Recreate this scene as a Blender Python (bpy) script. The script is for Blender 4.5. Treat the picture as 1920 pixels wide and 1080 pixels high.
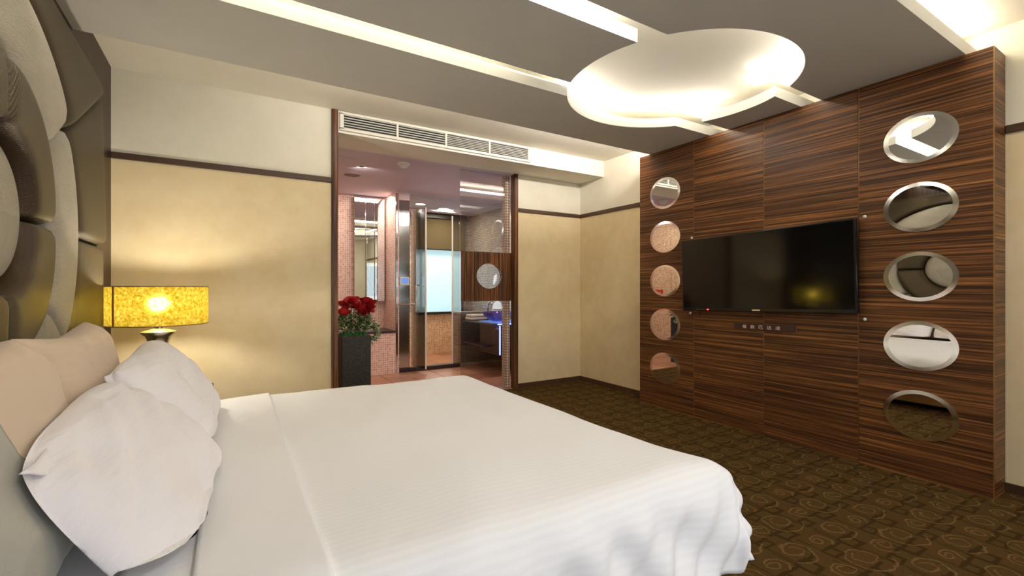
import bpy, bmesh, math, random
from math import sin, cos, pi, sqrt, radians
from mathutils import Vector, Matrix, noise

for o in list(bpy.data.objects):
    bpy.data.objects.remove(o)
S = bpy.context.scene
COL = S.collection
random.seed(7)

# ------------------------------------------------------------------ camera, world, lights, exposure
cam_d = bpy.data.cameras.new('camera')
cam = bpy.data.objects.new('camera', cam_d)
COL.objects.link(cam)
cam.location = (0, 0, 1.1)
cam.rotation_euler = (radians(90), 0, radians(-31.5))
cam_d.sensor_width = 36
cam_d.lens = 36 * 864 / 1920
cam_d.clip_start = 0.02
S.camera = cam

S.view_settings.view_transform = 'Standard'
S.view_settings.look = 'None'
S.view_settings.gamma = 1
S.view_settings.use_curve_mapping = False
S.view_settings.exposure = 0.55

w = bpy.data.worlds.new('world')
S.world = w
w.use_nodes = True
w.node_tree.nodes['Background'].inputs[0].default_value = (0.75, 0.86, 1, 1)
w.node_tree.nodes['Background'].inputs[1].default_value = 0.6


def lin(c):
    return tuple(((x / 255) / 12.92 if x / 255 <= 0.04045 else ((x / 255 + 0.055) / 1.055) ** 2.4) for x in c)


def area(name, loc, direction, sx, sy, power, col):
    l = bpy.data.lights.new(name, 'AREA')
    l.shape = 'RECTANGLE'
    l.size, l.size_y = sx, sy
    l.energy = power
    l.color = col
    o = bpy.data.objects.new(name, l)
    COL.objects.link(o)
    o.location = loc
    d = Vector(direction).normalized()
    z = -d
    x = Vector((1, 0, 0)) if abs(d.x) < .9 else Vector((0, 1, 0))
    x = (x - z * x.dot(z)).normalized()
    y = z.cross(x)
    o.rotation_euler = Matrix((x, y, z)).transposed().to_euler()
    return o


def point(name, loc, power, col, r=.03):
    l = bpy.data.lights.new(name, 'POINT')
    l.energy = power
    l.color = col
    l.shadow_soft_size = r
    o = bpy.data.objects.new(name, l)
    COL.objects.link(o)
    o.location = loc
    return o


WARM = (1.0, 0.9, 0.74)
WARM2 = (1.0, 0.955, 0.875)
COOL = (0.93, 0.95, 1.0)
# daylight fill from an unseen window added in the wall behind the camera
area('added_window_daylight', (1.3, -1.72, 1.25), (0, 1, -.34), 2.3, 1.5, 14, COOL).data.spread = radians(135)
# fluorescent coves above the dropped ceiling
CX, CY, CR = 2.42, 1.95, .69
for k in range(10):
    a = 2 * pi * (k + .5) / 10
    if abs(sin(a)) < .45 and cos(a) < 0:
        continue
    p = (CX + (CR + .05) * cos(a), CY + (CR + .05) * sin(a), 2.462)
    wgt = {0: .8, 6: .6, 7: .6, 8: .6, 9: 1.0, 1: 1.2, 2: 1.4, 3: 1.5}.get(k, 1)
    area('cove_lamp', p, (-cos(a), -sin(a), .55), .38, .03, 1.9 * wgt, WARM2)
for (x, y, dy, sx, pw) in [(.5, 2.44, -1, 1.9, 9.5), (.4, 1.50, 1, 1.9, 21), (1.35, 1.50, 1, .5, 8.0),
                           (3.1, 2.44, -1, .5, 2.0), (3.1, 1.73, -1, .45, 1.6)]:
    area('cove_lamp', (x, y, 2.465), (0, dy, .5), sx, .03, pw, WARM2)
area('cove_lamp', (2.75, 2.985, 2.455), (0, 1, .9), 1.5, .04, 15, (1, .94, .90))
area('cove_lamp', (1.1, 2.985, 2.455), (0, 1, .9), 1.5, .04, 5, (1, .95, .92))
area('cove_lamp', (2.0, .89, 2.462), (0, -1, .35), 3.0, .03, 9, WARM)
# unseen fill lamps added behind the camera to brighten bed and near wall
area('fill_lamp', (2.9, -.35, 2.5), (.15, 0, -1), .25, .25, 9, (1, .96, .9))
area('fill_lamp', (.9, -.6, 2.48), (-.05, 1, -.85), .3, .3, 13, (1, .99, .98))
# bathroom down-lights
area('shower_lamp', (3.0, 6.7, 2.32), (0, 0, -1), .3, .3, 11, (1, .88, .66))
area('shower_lamp', (2.3, 6.5, 2.32), (0, 0, -1), .15, .15, 6, (1, .88, .66))
area('washroom_lamp', (1.143, 4.81, 2.33), (.12, .25, -1), .14, .14, 7, (1, .9, .86))
area('washroom_lamp', (1.62, 6.05, 2.32), (0, .2, -1), .35, .12, 3.5, (1, .90, .80))
area('vanity_lamp', (2.9, 5.0, 2.32), (.1, .15, -1), .3, .3, 11, (1, .90, .88))
area('frosted_window_daylight', (3.01, 7.19, 1.24), (0, -1, 0), .7, .9, 5, (.8, .93, 1))


# ------------------------------------------------------------------ node helpers
class V:
    def __init__(s, nt, k):
        s.nt, s.k = nt, k

    def _m(s, op, a, b=None, c=None):
        n = s.nt.nodes.new('ShaderNodeMath')
        n.operation = op
        for i, q in enumerate((a, b, c)):
            if q is None:
                continue
            if isinstance(q, V):
                s.nt.links.new(q.k, n.inputs[i])
            else:
                n.inputs[i].default_value = q
        return V(s.nt, n.outputs[0])

    def __add__(s, o): return s._m('ADD', s, o)
    def __radd__(s, o): return s._m('ADD', o, s)
    def __sub__(s, o): return s._m('SUBTRACT', s, o)
    def __rsub__(s, o): return s._m('SUBTRACT', o, s)
    def __mul__(s, o): return s._m('MULTIPLY', s, o)
    def __rmul__(s, o): return s._m('MULTIPLY', o, s)
    def __truediv__(s, o): return s._m('DIVIDE', s, o)
    def fract(s): return s._m('FRACT', s)
    def floor(s): return s._m('FLOOR', s)
    def abs(s): return s._m('ABSOLUTE', s)
    def sqrt(s): return s._m('SQRT', s)
    def sin(s): return s._m('SINE', s)
    def atan2(s, o): return s._m('ARCTAN2', s, o)
    def lt(s, o): return s._m('LESS_THAN', s, o)
    def gt(s, o): return s._m('GREATER_THAN', s, o)
    def min(s, o): return s._m('MINIMUM', s, o)
    def max(s, o): return s._m('MAXIMUM', s, o)
    def pow(s, o): return s._m('POWER', s, o)
    def step(s, lo, hi):
        n = s.nt.nodes.new('ShaderNodeMapRange')
        n.interpolation_type = 'SMOOTHSTEP'
        n.clamp = True
        s.nt.links.new(s.k, n.inputs[0])
        n.inputs[1].default_value, n.inputs[2].default_value = lo, hi
        return V(s.nt, n.outputs[0])


class Mat:
    def __init__(s, name, base=(.8, .8, .8), rough=.6, metal=0., spec=.5, **kw):
        s.m = bpy.data.materials.new(name)
        s.m.use_nodes = True
        s.nt = s.m.node_tree
        s.b = s.nt.nodes['Principled BSDF']
        s.b.inputs['Base Color'].default_value = (*base, 1)
        s.b.inputs['Roughness'].default_value = rough
        s.b.inputs['Metallic'].default_value = metal
        s.b.inputs['Specular IOR Level'].default_value = spec
        for k, v in kw.items():
            s.b.inputs[k].default_value = v

    def n(s, t, **kw):
        n = s.nt.nodes.new(t)
        for k, v in kw.items():
            if hasattr(n, k) and k not in n.inputs.keys():
                setattr(n, k, v)
            else:
                n.inputs[k].default_value = v
        return n

    def l(s, a, b):
        s.nt.links.new(a.k if isinstance(a, V) else a, b)

    def pos(s):
        return s.n('ShaderNodeNewGeometry').outputs['Position']

    def obj(s):
        return s.n('ShaderNodeTexCoord').outputs['Object']

    def uv(s):
        return s.n('ShaderNodeTexCoord').outputs['UV']

    def sep(s, vec):
        n = s.n('ShaderNodeSeparateXYZ')
        s.l(vec, n.inputs[0])
        return [V(s.nt, o) for o in n.outputs]

    def comb(s, x, y, z=0.):
        n = s.n('ShaderNodeCombineXYZ')
        for i, q in enumerate((x, y, z)):
            if isinstance(q, V):
                s.l(q, n.inputs[i])
            else:
                n.inputs[i].default_value = q
        return n.outputs[0]

    def noise(s, vec, scale, detail=4, rough=.55):
        n = s.n('ShaderNodeTexNoise', Scale=scale, Detail=detail, Roughness=rough)
        s.l(vec, n.inputs['Vector'])
        return V(s.nt, n.outputs['Fac'])

    def ramp(s, fac, stops):
        n = s.n('ShaderNodeValToRGB')
        s.l(fac, n.inputs[0])
        e = n.color_ramp.elements
        while len(e) < len(stops):
            e.new(.5)
        for i, (p, c) in enumerate(stops):
            e[i].position = p
            e[i].color = (*c, 1)
        return n.outputs[0]

    def mix(s, fac, a, b):
        n = s.n('ShaderNodeMix', data_type='RGBA')
        if isinstance(fac, V):
            s.l(fac, n.inputs[0])
        else:
            n.inputs[0].default_value = fac
        for i, q in ((6, a), (7, b)):
            if isinstance(q, tuple):
                n.inputs[i].default_value = (*q, 1)
            else:
                s.l(q, n.inputs[i])
        return n.outputs[2]

    def color(s, sock):
        s.l(sock, s.b.inputs['Base Color'])
        return s

    def bump(s, h, strength=.3, dist=.01):
        n = s.n('ShaderNodeBump', Strength=strength, Distance=dist)
        s.l(h, n.inputs['Height'])
        s.l(n.outputs[0], s.b.inputs['Normal'])
        return s


def plaster(name, c1, c2, scale=3., rough=.8, spec=.3, b=.12):
    m = Mat(name, rough=rough, spec=spec)
    p = m.pos()
    f = m.noise(p, scale, 6, .62)
    m.color(m.mix(f.step(.3, .7), lin(c1), lin(c2)))
    m.bump(m.noise(p, 140, 3), b, .004)
    return m.m


def ebony(name, along, k=None):
    # streaked veneer; 'along' is the grain axis: 'y' or 'x' lies down, 'z' stands up
    m = Mat(name, rough=.40, spec=.28)
    x, y, z = m.sep(m.pos())
    info = m.n('ShaderNodeObjectInfo')
    rnd = V(m.nt, info.outputs['Random'])
    if along == 'z':
        v = m.comb((x + y) * 52, z * .9, x * 3)
    else:
        v = m.comb(z * 88 + rnd * 40, (x + y) * .8, rnd * 13)
    v2 = m.n('ShaderNodeVectorMath', operation='SCALE')
    m.l(v, v2.inputs[0])
    v2.inputs['Scale'].default_value = 3.1
    f1 = m.noise(v, 1., 4, .6)
    f2 = m.noise(v2.outputs[0], 1., 3, .6)
    f = f1 * .62 + f2 * .38
    k = k or (1.22 if along == 'z' else 1.24)
    q = lambda *c: lin(tuple(min(255, a * k) for a in c))
    c = m.ramp(f, [(.33, q(30, 16, 9)), (.45, q(56, 34, 18)), (.52, q(82, 52, 28)), (.59, q(112, 73, 39)), (.70, q(152, 105, 60))])
    m.color(c)
    m.bump(f, .08, .002)
    return m.m


def mosaic(name, c1, c2, grout, size=.028, rough=.3, var=.5):
    m = Mat(name, rough=rough, spec=.5)
    x, y, z = m.sep(m.pos())
    u, v = (x + y) / size, z / size
    fu, fv = u.fract(), v.fract()
    edge = ((fu - .5).abs()).max((fv - .5).abs())
    g = edge.step(.36, .43)
    wn = m.n('ShaderNodeTexWhiteNoise', noise_dimensions='2D')
    m.l(m.comb(u.floor(), v.floor()), wn.inputs['Vector'])
    r = V(m.nt, wn.outputs[0])
    tile = m.mix(r, lin(c1), lin(c2))
    m.color(m.mix(g, tile, lin(grout)))
    m.bump(1 - g, .35, .003)
    return m.m


def emitter(name, col, strength):
    m = Mat(name, base=col, rough=.5)
    m.b.inputs['Emission Color'].default_value = (*col, 1)
    m.b.inputs['Emission Strength'].default_value = strength
    return m.m


def mirror_mat(name, col=(.9, .9, .88), r=.0):
    return Mat(name, base=col, rough=r, metal=1.).m


def glass_mat(name, tint=(.86, .9, .9), refl=.12):
    m = Mat(name)
    nt = m.nt
    nt.nodes.remove(m.b)
    t = m.n('ShaderNodeBsdfTransparent')
    t.inputs[0].default_value = (*tint, 1)
    g = m.n('ShaderNodeBsdfGlossy')
    g.inputs['Roughness'].default_value = 0.0
    fr = m.n('ShaderNodeFresnel')
    fr.inputs[0].default_value = 1.5
    mx = m.n('ShaderNodeMixShader')
    m.l(V(nt, fr.outputs[0]) * .8 + refl, mx.inputs[0])
    m.l(t.outputs[0], mx.inputs[1])
    m.l(g.outputs[0], mx.inputs[2])
    m.l(mx.outputs[0], nt.nodes['Material Output'].inputs[0])
    return m.m


def cloth(name, c, rough=.85, stripes=0., wr=.12, sheen=.2, fold=0.):
    m = Mat(name, base=lin(c), rough=rough, spec=.25)
    m.b.inputs['Sheen Weight'].default_value = sheen
    u = m.uv()
    n1 = m.noise(m.obj(), 420, 2)
    if stripes:
        x, y, z = m.sep(u)
        s = ((y / .024).fract() - .5).abs().step(.2, .3)
        m.color(m.mix(s, lin(c), lin(tuple(q * stripes for q in c))))
        m.l(s * .12 + .62, m.b.inputs['Roughness'])
    if fold:
        x, y, z = m.sep(u)
        f = m.noise(m.comb(x * 5 + y * 4, y * 20 - x * 5), 1, 3, .5)
        m.bump(f * fold + n1 * .02, .5, .03)
    else:
        m.bump(n1, wr, .002)
    return m.m


M = {}
M['ceil'] = plaster('ceiling_paint', (236, 230, 214), (240, 234, 219), 2, .9, .2, .04)
M['ceil_drop'] = plaster('shade_toned_ceiling_paint', (206, 204, 196), (210, 208, 200), 2, .9, .2, .04)  # ceiling paint darkened so the colour carries the shade of the underside
M['upper'] = plaster('upper_wall_paper', (226, 219, 198), (232, 226, 206), 4, .85, .2, .1)
M['lower'] = plaster('lower_wall_paper', (225, 204, 160), (233, 214, 174), 5, .8, .25, .15)
M['trim'] = ebony('dark_wood_trim', 'z')
M['dark'] = Mat('dark_brown_lacquer', lin((74, 50, 31)), .45).m
M['ebony_h'] = ebony('ebony_veneer_level', 'y')
M['ebony_v'] = ebony('ebony_veneer_upright', 'z')
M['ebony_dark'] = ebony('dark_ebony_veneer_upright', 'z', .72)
M['gold'] = Mat('gold_seam', lin((150, 112, 66)), .4, .6).m
M['mirror'] = mirror_mat('mirror_silver')
M['bevel'] = mirror_mat('mirror_bevel', (.96, .95, .92), .13)
M['chrome'] = mirror_mat('chrome', (.82, .82, .82), .08)
M['steel'] = mirror_mat('brushed_steel', (.50, .49, .47), .12)
M['pewter'] = mirror_mat('pewter', (.62, .56, .45), .25)
M['black'] = Mat('black_plastic', (.006, .006, .007), .25).m
M['screen'] = Mat('dark_screen_glass', (.003, .003, .003), .09, spec=.4).m
M['white_plastic'] = Mat('white_plastic', lin((232, 230, 224)), .4).m
M['vent'] = Mat('vent_enamel', lin((232, 226, 208)), .5).m
M['vent_dark'] = Mat('vent_cavity', (.008, .008, .014), .8).m
M['pink'] = mosaic('pink_mosaic', (240, 196, 174), (206, 150, 128), (246, 224, 208), rough=.35)
M['tan'] = mosaic('tan_mosaic', (226, 194, 152), (178, 138, 100), (236, 212, 178))
M['grey_mosaic'] = mosaic('grey_mosaic', (214, 202, 188), (170, 152, 138), (120, 104, 92))
M['brown_mosaic'] = mosaic('brown_mosaic', (232, 212, 190), (208, 184, 158), (134, 104, 84), .03)
M['stone'] = Mat('dark_stone', lin((46, 36, 32)), .3).m
M['planter'] = plaster('planter_stone', (44, 42, 38), (66, 62, 56), 60, .7, .3, .2)
M['blade'] = Mat('leaf_green', lin((52, 92, 40)), .5).m
M['leaf'] = Mat('variegated_leaf', lin((128, 138, 92)), .5).m
M['leaf_pale'] = Mat('pale_leaf', lin((206, 204, 170)), .5).m
M['moss'] = Mat('green_moss', lin((30, 120, 40)), .8).m
M['red'] = Mat('rose_red', lin((176, 16, 26)), .6).m
M['redsign'] = Mat('red_notice', lin((206, 44, 34)), .5).m
M['glass'] = glass_mat('clear_glass', (.96, .96, .97), .08)
M['glass2'] = glass_mat('grey_glass', (.74, .75, .74), .05)
M['led'] = emitter('blue_led', (.12, .16, 1.0), 9)
M['ledred'] = emitter('red_led', (1, .03, .03), 6)
M['lcd'] = emitter('blue_display', lin((96, 130, 200)), .6)
M['frost'] = emitter('frosted_pane', lin((182, 222, 236)), .52)
M['lampglow'] = emitter('lit_lamp', (1, .93, .8), 9)
M['bulb'] = emitter('lamp_bulb', (1, .95, .84), 186)
M['blind'] = Mat('roller_blind_cloth', lin((84, 72, 48)), .9).m
M['frame_dark'] = Mat('dark_frame', lin((42, 38, 36)), .4).m
M['bowl'] = Mat('blue_glass_bowl', lin((130, 70, 205)), .08, **{'Transmission Weight': .75}).m
M['sheet'] = cloth('white_cotton', (245, 244, 245), .85)
M['duvet'] = cloth('white_satin_stripe', (245, 245, 247), .8, .990)
M['case'] = cloth('white_pillow_cotton', (240, 236, 238), .85, fold=1.)
M['beige'] = cloth('beige_satin', (206, 184, 160), .55, 0, .05, fold=.4)
M['grey_satin'] = cloth('grey_satin', (166, 164, 154), .45, 0, .25)
M['base'] = Mat('tan_bed_base', lin((186, 148, 100)), .6).m
M['plaque'] = Mat('brown_plaque', lin((62, 36, 30)), .35).m
M['letter'] = Mat('pale_lettering', lin((226, 206, 196)), .5).m
M['cabinet'] = Mat('near_black_wood', lin((44, 25, 16)), .35).m
M['speaker'] = Mat('mauve_grey_grille', lin((140, 116, 108)), .8).m
M['towel'] = cloth('cream_towel', (226, 216, 190), .95)
M['bathceil'] = plaster('bathroom_ceiling_paint', (208, 194, 206), (214, 200, 212), 2, .9, .2, .03)


def m_carpet():
    m = Mat('patterned_carpet', rough=1., spec=.03)
    x, y, z = m.sep(m.pos())
    wob = m.noise(m.pos(), 13, 3) * .055 - .027
    P = .34
    light = None
    dark = None
    for (ox, oy, R, sgn, a0) in ((0, 0, .112, 1, .1), (.52, .48, .095, -1, .6), (.46, .0, .062, 1, .3), (.0, .52, .055, -1, .8)):
        u = ((x / P + ox + .12 * oy).fract() - .5) * P + wob
        v = ((y / P + oy).fract() - .5) * P - wob
        r = (u * u + v * v * 1.25).sqrt()
        th = (v.atan2(u) / (2 * pi) * sgn + a0).fract()
        sp = (r - (th * .62 + .38) * R).abs()               # one open scroll
        arm = (1 - sp.step(.0015, .0065))
        curl = (1 - (r - R * .36).abs().step(.0015, .0055)) * th.gt(.35)
        arm = arm.max(curl)
        light = arm if light is None else light.max(arm)
    for (ox, oy, a, b) in ((.27, .22, .042, .028), (.75, .74, .036, .034), (.72, .2, .03, .024), (.2, .74, .03, .026)):
        u = ((x / P + ox).fract() - .5) * P + wob * .4
        v = ((y / P + oy).fract() - .5) * P - wob * .4
        d = (u.abs() / a).max(v.abs() / b)
        sq = (1 - (d - 1).abs().step(.18, .34))
        bar = (1 - (v - b * .9).abs().step(.005, .010)) * (1 - (u - .05).abs().step(.06, .066))
        lng = (1 - (u + a * .9).abs().step(.002, .005)) * (1 - v.abs().step(.13, .136))
        q = sq.max(bar).max(lng)
        dark = q if dark is None else dark.max(q)
    pile = m.noise(m.pos(), 330, 3, .7)
    big = m.noise(m.pos(), 9, 2)
    base = m.mix(pile.step(.25, .75), lin((58, 42, 20)), lin((98, 75, 42)))
    c = m.mix(dark * .62 * (.4 + pile), base, lin((36, 23, 11)))
    c = m.mix(light * .62 * (.3 + pile * 1.2), c, lin((128, 100, 62)))
    m.color(c)
    m.bump(pile + light * .5, .6, .006)
    return m.m


M['carpet'] = m_carpet()


def m_weave():
    m = Mat('woven_gold_leather', rough=.42, metal=.25, spec=.5)
    x, y, z = m.sep(m.uv())
    P = .0085
    u, v = x / P, y / (P * .8)
    h = (((u + v) * pi).sin() * ((u - v) * pi).sin()).abs().step(.05, .75)
    e = m.n('ShaderNodeUVMap')
    e.uv_map = 'edge'
    ex, ey, ez = m.sep(e.outputs[0])
    face = m.mix(h, lin((50, 40, 21)), lin((94, 81, 52)))
    side = m.mix(h, lin((44, 28, 12)), lin((72, 52, 26)))
    m.color(m.mix(ey.step(.10, .16), side, face))
    m.bump(h, .45, .003)
    return m.m


def m_silver():
    m = Mat('silver_crinkled_leather', rough=.5, metal=.1, spec=.5)
    f = m.noise(m.uv(), 70, 5, .65)
    g = m.noise(m.uv(), 9, 3)
    m.color(m.mix(g, lin((172, 165, 148)), lin((196, 189, 172))))
    m.bump(f, 1., .014)
    return m.m


M['weave'] = m_weave()
M['silver'] = m_silver()


def m_shade():
    m = Mat('gold_crinkled_shade')
    nt = m.nt
    nt.nodes.remove(m.b)
    f = m.noise(m.obj(), 64, 6, .75)
    col = m.ramp(f, [(.34, lin((136, 108, 12))), (.5, lin((184, 158, 46))), (.66, lin((220, 200, 106)))])
    d = m.n('ShaderNodeBsdfDiffuse')
    t = m.n('ShaderNodeBsdfTranslucent')
    r = m.n('ShaderNodeBsdfRefraction')
    r.inputs['IOR'].default_value = 1.15
    r.inputs['Roughness'].default_value = .62
    for q in (d, t, r):
        m.l(col, q.inputs[0])
    a = m.n('ShaderNodeMixShader')
    a.inputs[0].default_value = .20
    m.l(d.outputs[0], a.inputs[1])
    m.l(t.outputs[0], a.inputs[2])
    b = m.n('ShaderNodeMixShader')
    b.inputs[0].default_value = .15
    m.l(a.outputs[0], b.inputs[1])
    m.l(r.outputs[0], b.inputs[2])
    m.l(b.outputs[0], nt.nodes['Material Output'].inputs[0])
    return m.m


M['shade'] = m_shade()


def m_bathfloor():
    m = Mat('terracotta_tile', rough=.3)
    x, y, z = m.sep(m.pos())
    rnd = V(m.nt, m.n('ShaderNodeObjectInfo').outputs['Random'])
    f = m.noise(m.comb(x * 3, y * 14, rnd * 9), 2, 4)
    m.color(m.mix((f * .7 + rnd * .3).step(.25, .75), lin((150, 98, 70)), lin((192, 138, 104))))
    return m.m


M['bathfloor'] = m_bathfloor()


# ------------------------------------------------------------------ object helpers
def link(name, me, mat=None, parent=None):
    o = bpy.data.objects.new(name, me)
    COL.objects.link(o)
    if mat is not None:
        me.materials.append(M[mat] if isinstance(mat, str) else mat)
    if parent is not None:
        o.parent = parent
        o.matrix_parent_inverse = Matrix.Translation(parent.location).inverted() if parent.type == 'MESH' and False else Matrix()
    return o


def ob(name, bm, mat=None, parent=None, smooth=False):
    me = bpy.data.meshes.new(name)
    bm.normal_update()
    bm.to_mesh(me)
    bm.free()
    if smooth:
        for p in me.polygons:
            p.use_smooth = True
        if smooth != 'all':
            try:
                me.set_sharp_from_angle(angle=radians(smooth if smooth is not True else 40))
            except Exception:
                pass
    return link(name, me, mat, parent)


def tag(o, label=None, cat=None, group=None, kind=None):
    if label: o['label'] = label
    if cat: o['category'] = cat
    if group: o['group'] = group
    if kind: o['kind'] = kind
    return o


def thing(name, loc, label, cat, group=None, rot=(0, 0, 0)):
    o = bpy.data.objects.new(name, None)
    o.empty_display_size = .05
    COL.objects.link(o)
    o.location = loc
    o.rotation_euler = rot
    return tag(o, label, cat, group)


def box(bm, x0, x1, y0, y1, z0, z1, bev=0., seg=1):
    vs = [bm.verts.new((x, y, z)) for x in (x0, x1) for y in (y0, y1) for z in (z0, z1)]
    f = [(0, 1, 3, 2), (4, 6, 7, 5), (0, 4, 5, 1), (2, 3, 7, 6), (0, 2, 6, 4), (1, 5, 7, 3)]
    fs = [bm.faces.new([vs[i] for i in q]) for q in f]
    if bev:
        es = {e for q in fs for e in q.edges}
        bmesh.ops.bevel(bm, geom=list(es), offset=bev, segments=seg, affect='EDGES', profile=.5)
    return bm


def B(*a, **k):
    return box(bmesh.new(), *a, **k)


def prism(bm, pts, z0, z1, axis='z'):
    def P(p, h):
        if axis == 'z': return (p[0], p[1], h)
        if axis == 'y': return (p[0], h, p[1])
        return (h, p[0], p[1])
    a = [bm.verts.new(P(p, z0)) for p in pts]
    b = [bm.verts.new(P(p, z1)) for p in pts]
    n = len(pts)
    bm.faces.new(a)
    bm.faces.new(list(reversed(b)))
    for i in range(n):
        bm.faces.new((a[i], b[i], b[(i + 1) % n], a[(i + 1) % n]))
    bmesh.ops.recalc_face_normals(bm, faces=bm.faces)
    return bm


def lathe(bm, prof, seg=32, cx=0, cy=0, sx=1., sy=1., cap=True):
    rings = []
    for r, z in prof:
        rings.append([bm.verts.new((cx + r * sx * cos(2 * pi * k / seg), cy + r * sy * sin(2 * pi * k / seg), z)) for k in range(seg)])
    for a, b in zip(rings, rings[1:]):
        for k in range(seg):
            bm.faces.new((a[k], a[(k + 1) % seg], b[(k + 1) % seg], b[k]))
    if cap:
        bm.faces.new(list(reversed(rings[0])))
        bm.faces.new(rings[-1])
    return bm


def tube(bm, pts, r, seg=8):
    pts = [Vector(p) for p in pts]
    prev = None
    rings = []
    for i, p in enumerate(pts):
        d = (pts[min(i + 1, len(pts) - 1)] - pts[max(i - 1, 0)]).normalized()
        u = d.orthogonal().normalized() if prev is None else (prev - d * prev.dot(d)).normalized()
        prev = u
        v = d.cross(u)
        rr = r[i] if isinstance(r, (list, tuple)) else r
        rings.append([bm.verts.new(p + (u * cos(2 * pi * k / seg) + v * sin(2 * pi * k / seg)) * rr) for k in range(seg)])
    for a, b in zip(rings, rings[1:]):
        for k in range(seg):
            bm.faces.new((a[k], a[(k + 1) % seg], b[(k + 1) % seg], b[k]))
    bm.faces.new(list(reversed(rings[0])))
    bm.faces.new(rings[-1])
    return bm


def struct(name, bm, mat, parent=None, smooth=False):
    o = ob(name, bm, mat, parent, smooth)
    if parent is None:
        o['kind'] = 'structure'
    return o


# ------------------------------------------------------------------ setting: bedroom shell
XW, XE, YL, YR, YS, ZC, ZS = -.65, 3.58, 3.87, 4.28, -1.8, 2.52, 2.36
RZ = 1.955                                     # picture rail height
struct('floor', B(XW, XE, YS, YR, -.05, 0), 'carpet')
struct('ceiling', B(XW - .1, XE + .1, YS, YL + .5, ZC, ZC + .08), 'ceil')
wl = struct('wall_north', B(XW, .735, YL, YL + .1, 0, RZ), 'lower')
ob('upper_wallpaper', B(XW, .735, YL, YL + .1, RZ, ZC), 'upper', wl)
wr = struct('wall_alcove', B(2.69, XE, YR, YR + .1, 0, RZ), 'lower')
ob('upper_wallpaper', B(2.69, XE, YR, YR + .1, RZ, 2.34), 'upper', wr)
we = struct('wall_east', B(XE, XE + .1, YS, YR + .1, 0, RZ), 'lower')
ob('upper_wallpaper', B(XE, XE + .1, YS, YR + .1, RZ, ZC), 'upper', we)
struct('wall_return', B(.70, .735, YL + .1, YR + .3, 0, 2.34), 'lower')
struct('wall_west', B(XW - .1, XW, YS, YL + .1, 0, ZC), 'ebony_dark')
ws = struct('wall_south', B(XW, .15, YS - .1, YS, 0, ZC), 'upper')
ob('wall_pier', B(2.45, XE, YS - .1, YS, 0, ZC), 'upper', ws)
ob('wall_spandrel', B(.15, 2.45, YS - .1, YS, 0, .5), 'upper', ws)
ob('wall_lintel', B(.15, 2.45, YS - .1, YS, 2.0, ZC), 'upper', ws)
wn = struct('window_unseen', prism(bmesh.new(), [(.15, .5), (2.45, .5), (2.45, .54), (.15, .54)], YS - .08, YS + .02, 'y'), 'white_plastic')  # unseen window, added as the source of the daylight fill
for x in (.15, 1.28, 2.41):
    ob('window_frame', B(x, x + .04, YS - .08, YS + .02, .54, 2.0), 'white_plastic', wn)
# dropped ceiling: four boards with the two slots and the round opening between them
S1, S2 = (1.55, 1.68), (2.225, 2.39)
TH = .07


def arc(a0, a1, n=40):
    return [(CX + CR * cos(a0 + (a1 - a0) * i / n), CY + CR * sin(a0 + (a1 - a0) * i / n)) for i in range(n + 1)]


def ang(y):
    return math.asin((y - CY) / CR)


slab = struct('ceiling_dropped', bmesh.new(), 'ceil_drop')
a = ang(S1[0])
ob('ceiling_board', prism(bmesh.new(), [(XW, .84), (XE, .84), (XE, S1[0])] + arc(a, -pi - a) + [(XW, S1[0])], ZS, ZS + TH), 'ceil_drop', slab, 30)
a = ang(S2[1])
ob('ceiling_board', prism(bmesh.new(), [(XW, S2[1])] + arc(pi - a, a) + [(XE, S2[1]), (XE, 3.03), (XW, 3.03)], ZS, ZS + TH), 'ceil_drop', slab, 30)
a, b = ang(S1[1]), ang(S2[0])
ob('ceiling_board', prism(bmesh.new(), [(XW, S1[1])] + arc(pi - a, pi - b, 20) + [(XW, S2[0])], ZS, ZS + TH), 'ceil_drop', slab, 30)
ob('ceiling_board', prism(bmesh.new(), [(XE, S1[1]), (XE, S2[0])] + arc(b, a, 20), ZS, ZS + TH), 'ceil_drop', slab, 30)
for y in (1.0, 2.78):
    ob('added_cove_baffle', B(XW, XE, y, y + .02, ZS + TH, ZC), 'ceil', slab)  # hidden boards added to stop cove light leaking over the boards
# air-conditioning bulkhead over the alcove and its soffit
struct('wall_bulkhead', B(.735, XE, YL, YR, 2.345, ZC), 'ceil')
# trims
for i, (bx) in enumerate([(XW, .69, YL - .014, YL, RZ - .021, RZ + .021), (2.69, XE - .014, YR - .014, YR, RZ - .021, RZ + .021),
                          (XE - .014, XE, 3.15, YR, RZ - .021, RZ + .021), (XE - .014, XE, YS, .73, RZ - .021, RZ + .021)]):
    struct('trim_%d' % (i + 1), B(*bx, bev=.003), 'dark')
struct('trim_5', B(.688, .737, YL - .02, YL + .04, 0, ZC, bev=.003), 'trim')
struct('trim_6', B(2.645, 2.692, YR - .02, YR + .06, 0, 2.345, bev=.003), 'trim')
struct('baseboard_north', B(XW, .69, YL - .012, YL, 0, .06), 'dark')
struct('baseboard_alcove', B(2.69, XE - .012, YR - .012, YR, 0, .05), 'dark')
struct('baseboard_east', B(XE - .012, XE, 3.15, YR, 0, .05), 'dark')
struct('baseboard_southeast', B(XE - .012, XE, YS, .73, 0, .05), 'dark')

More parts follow.
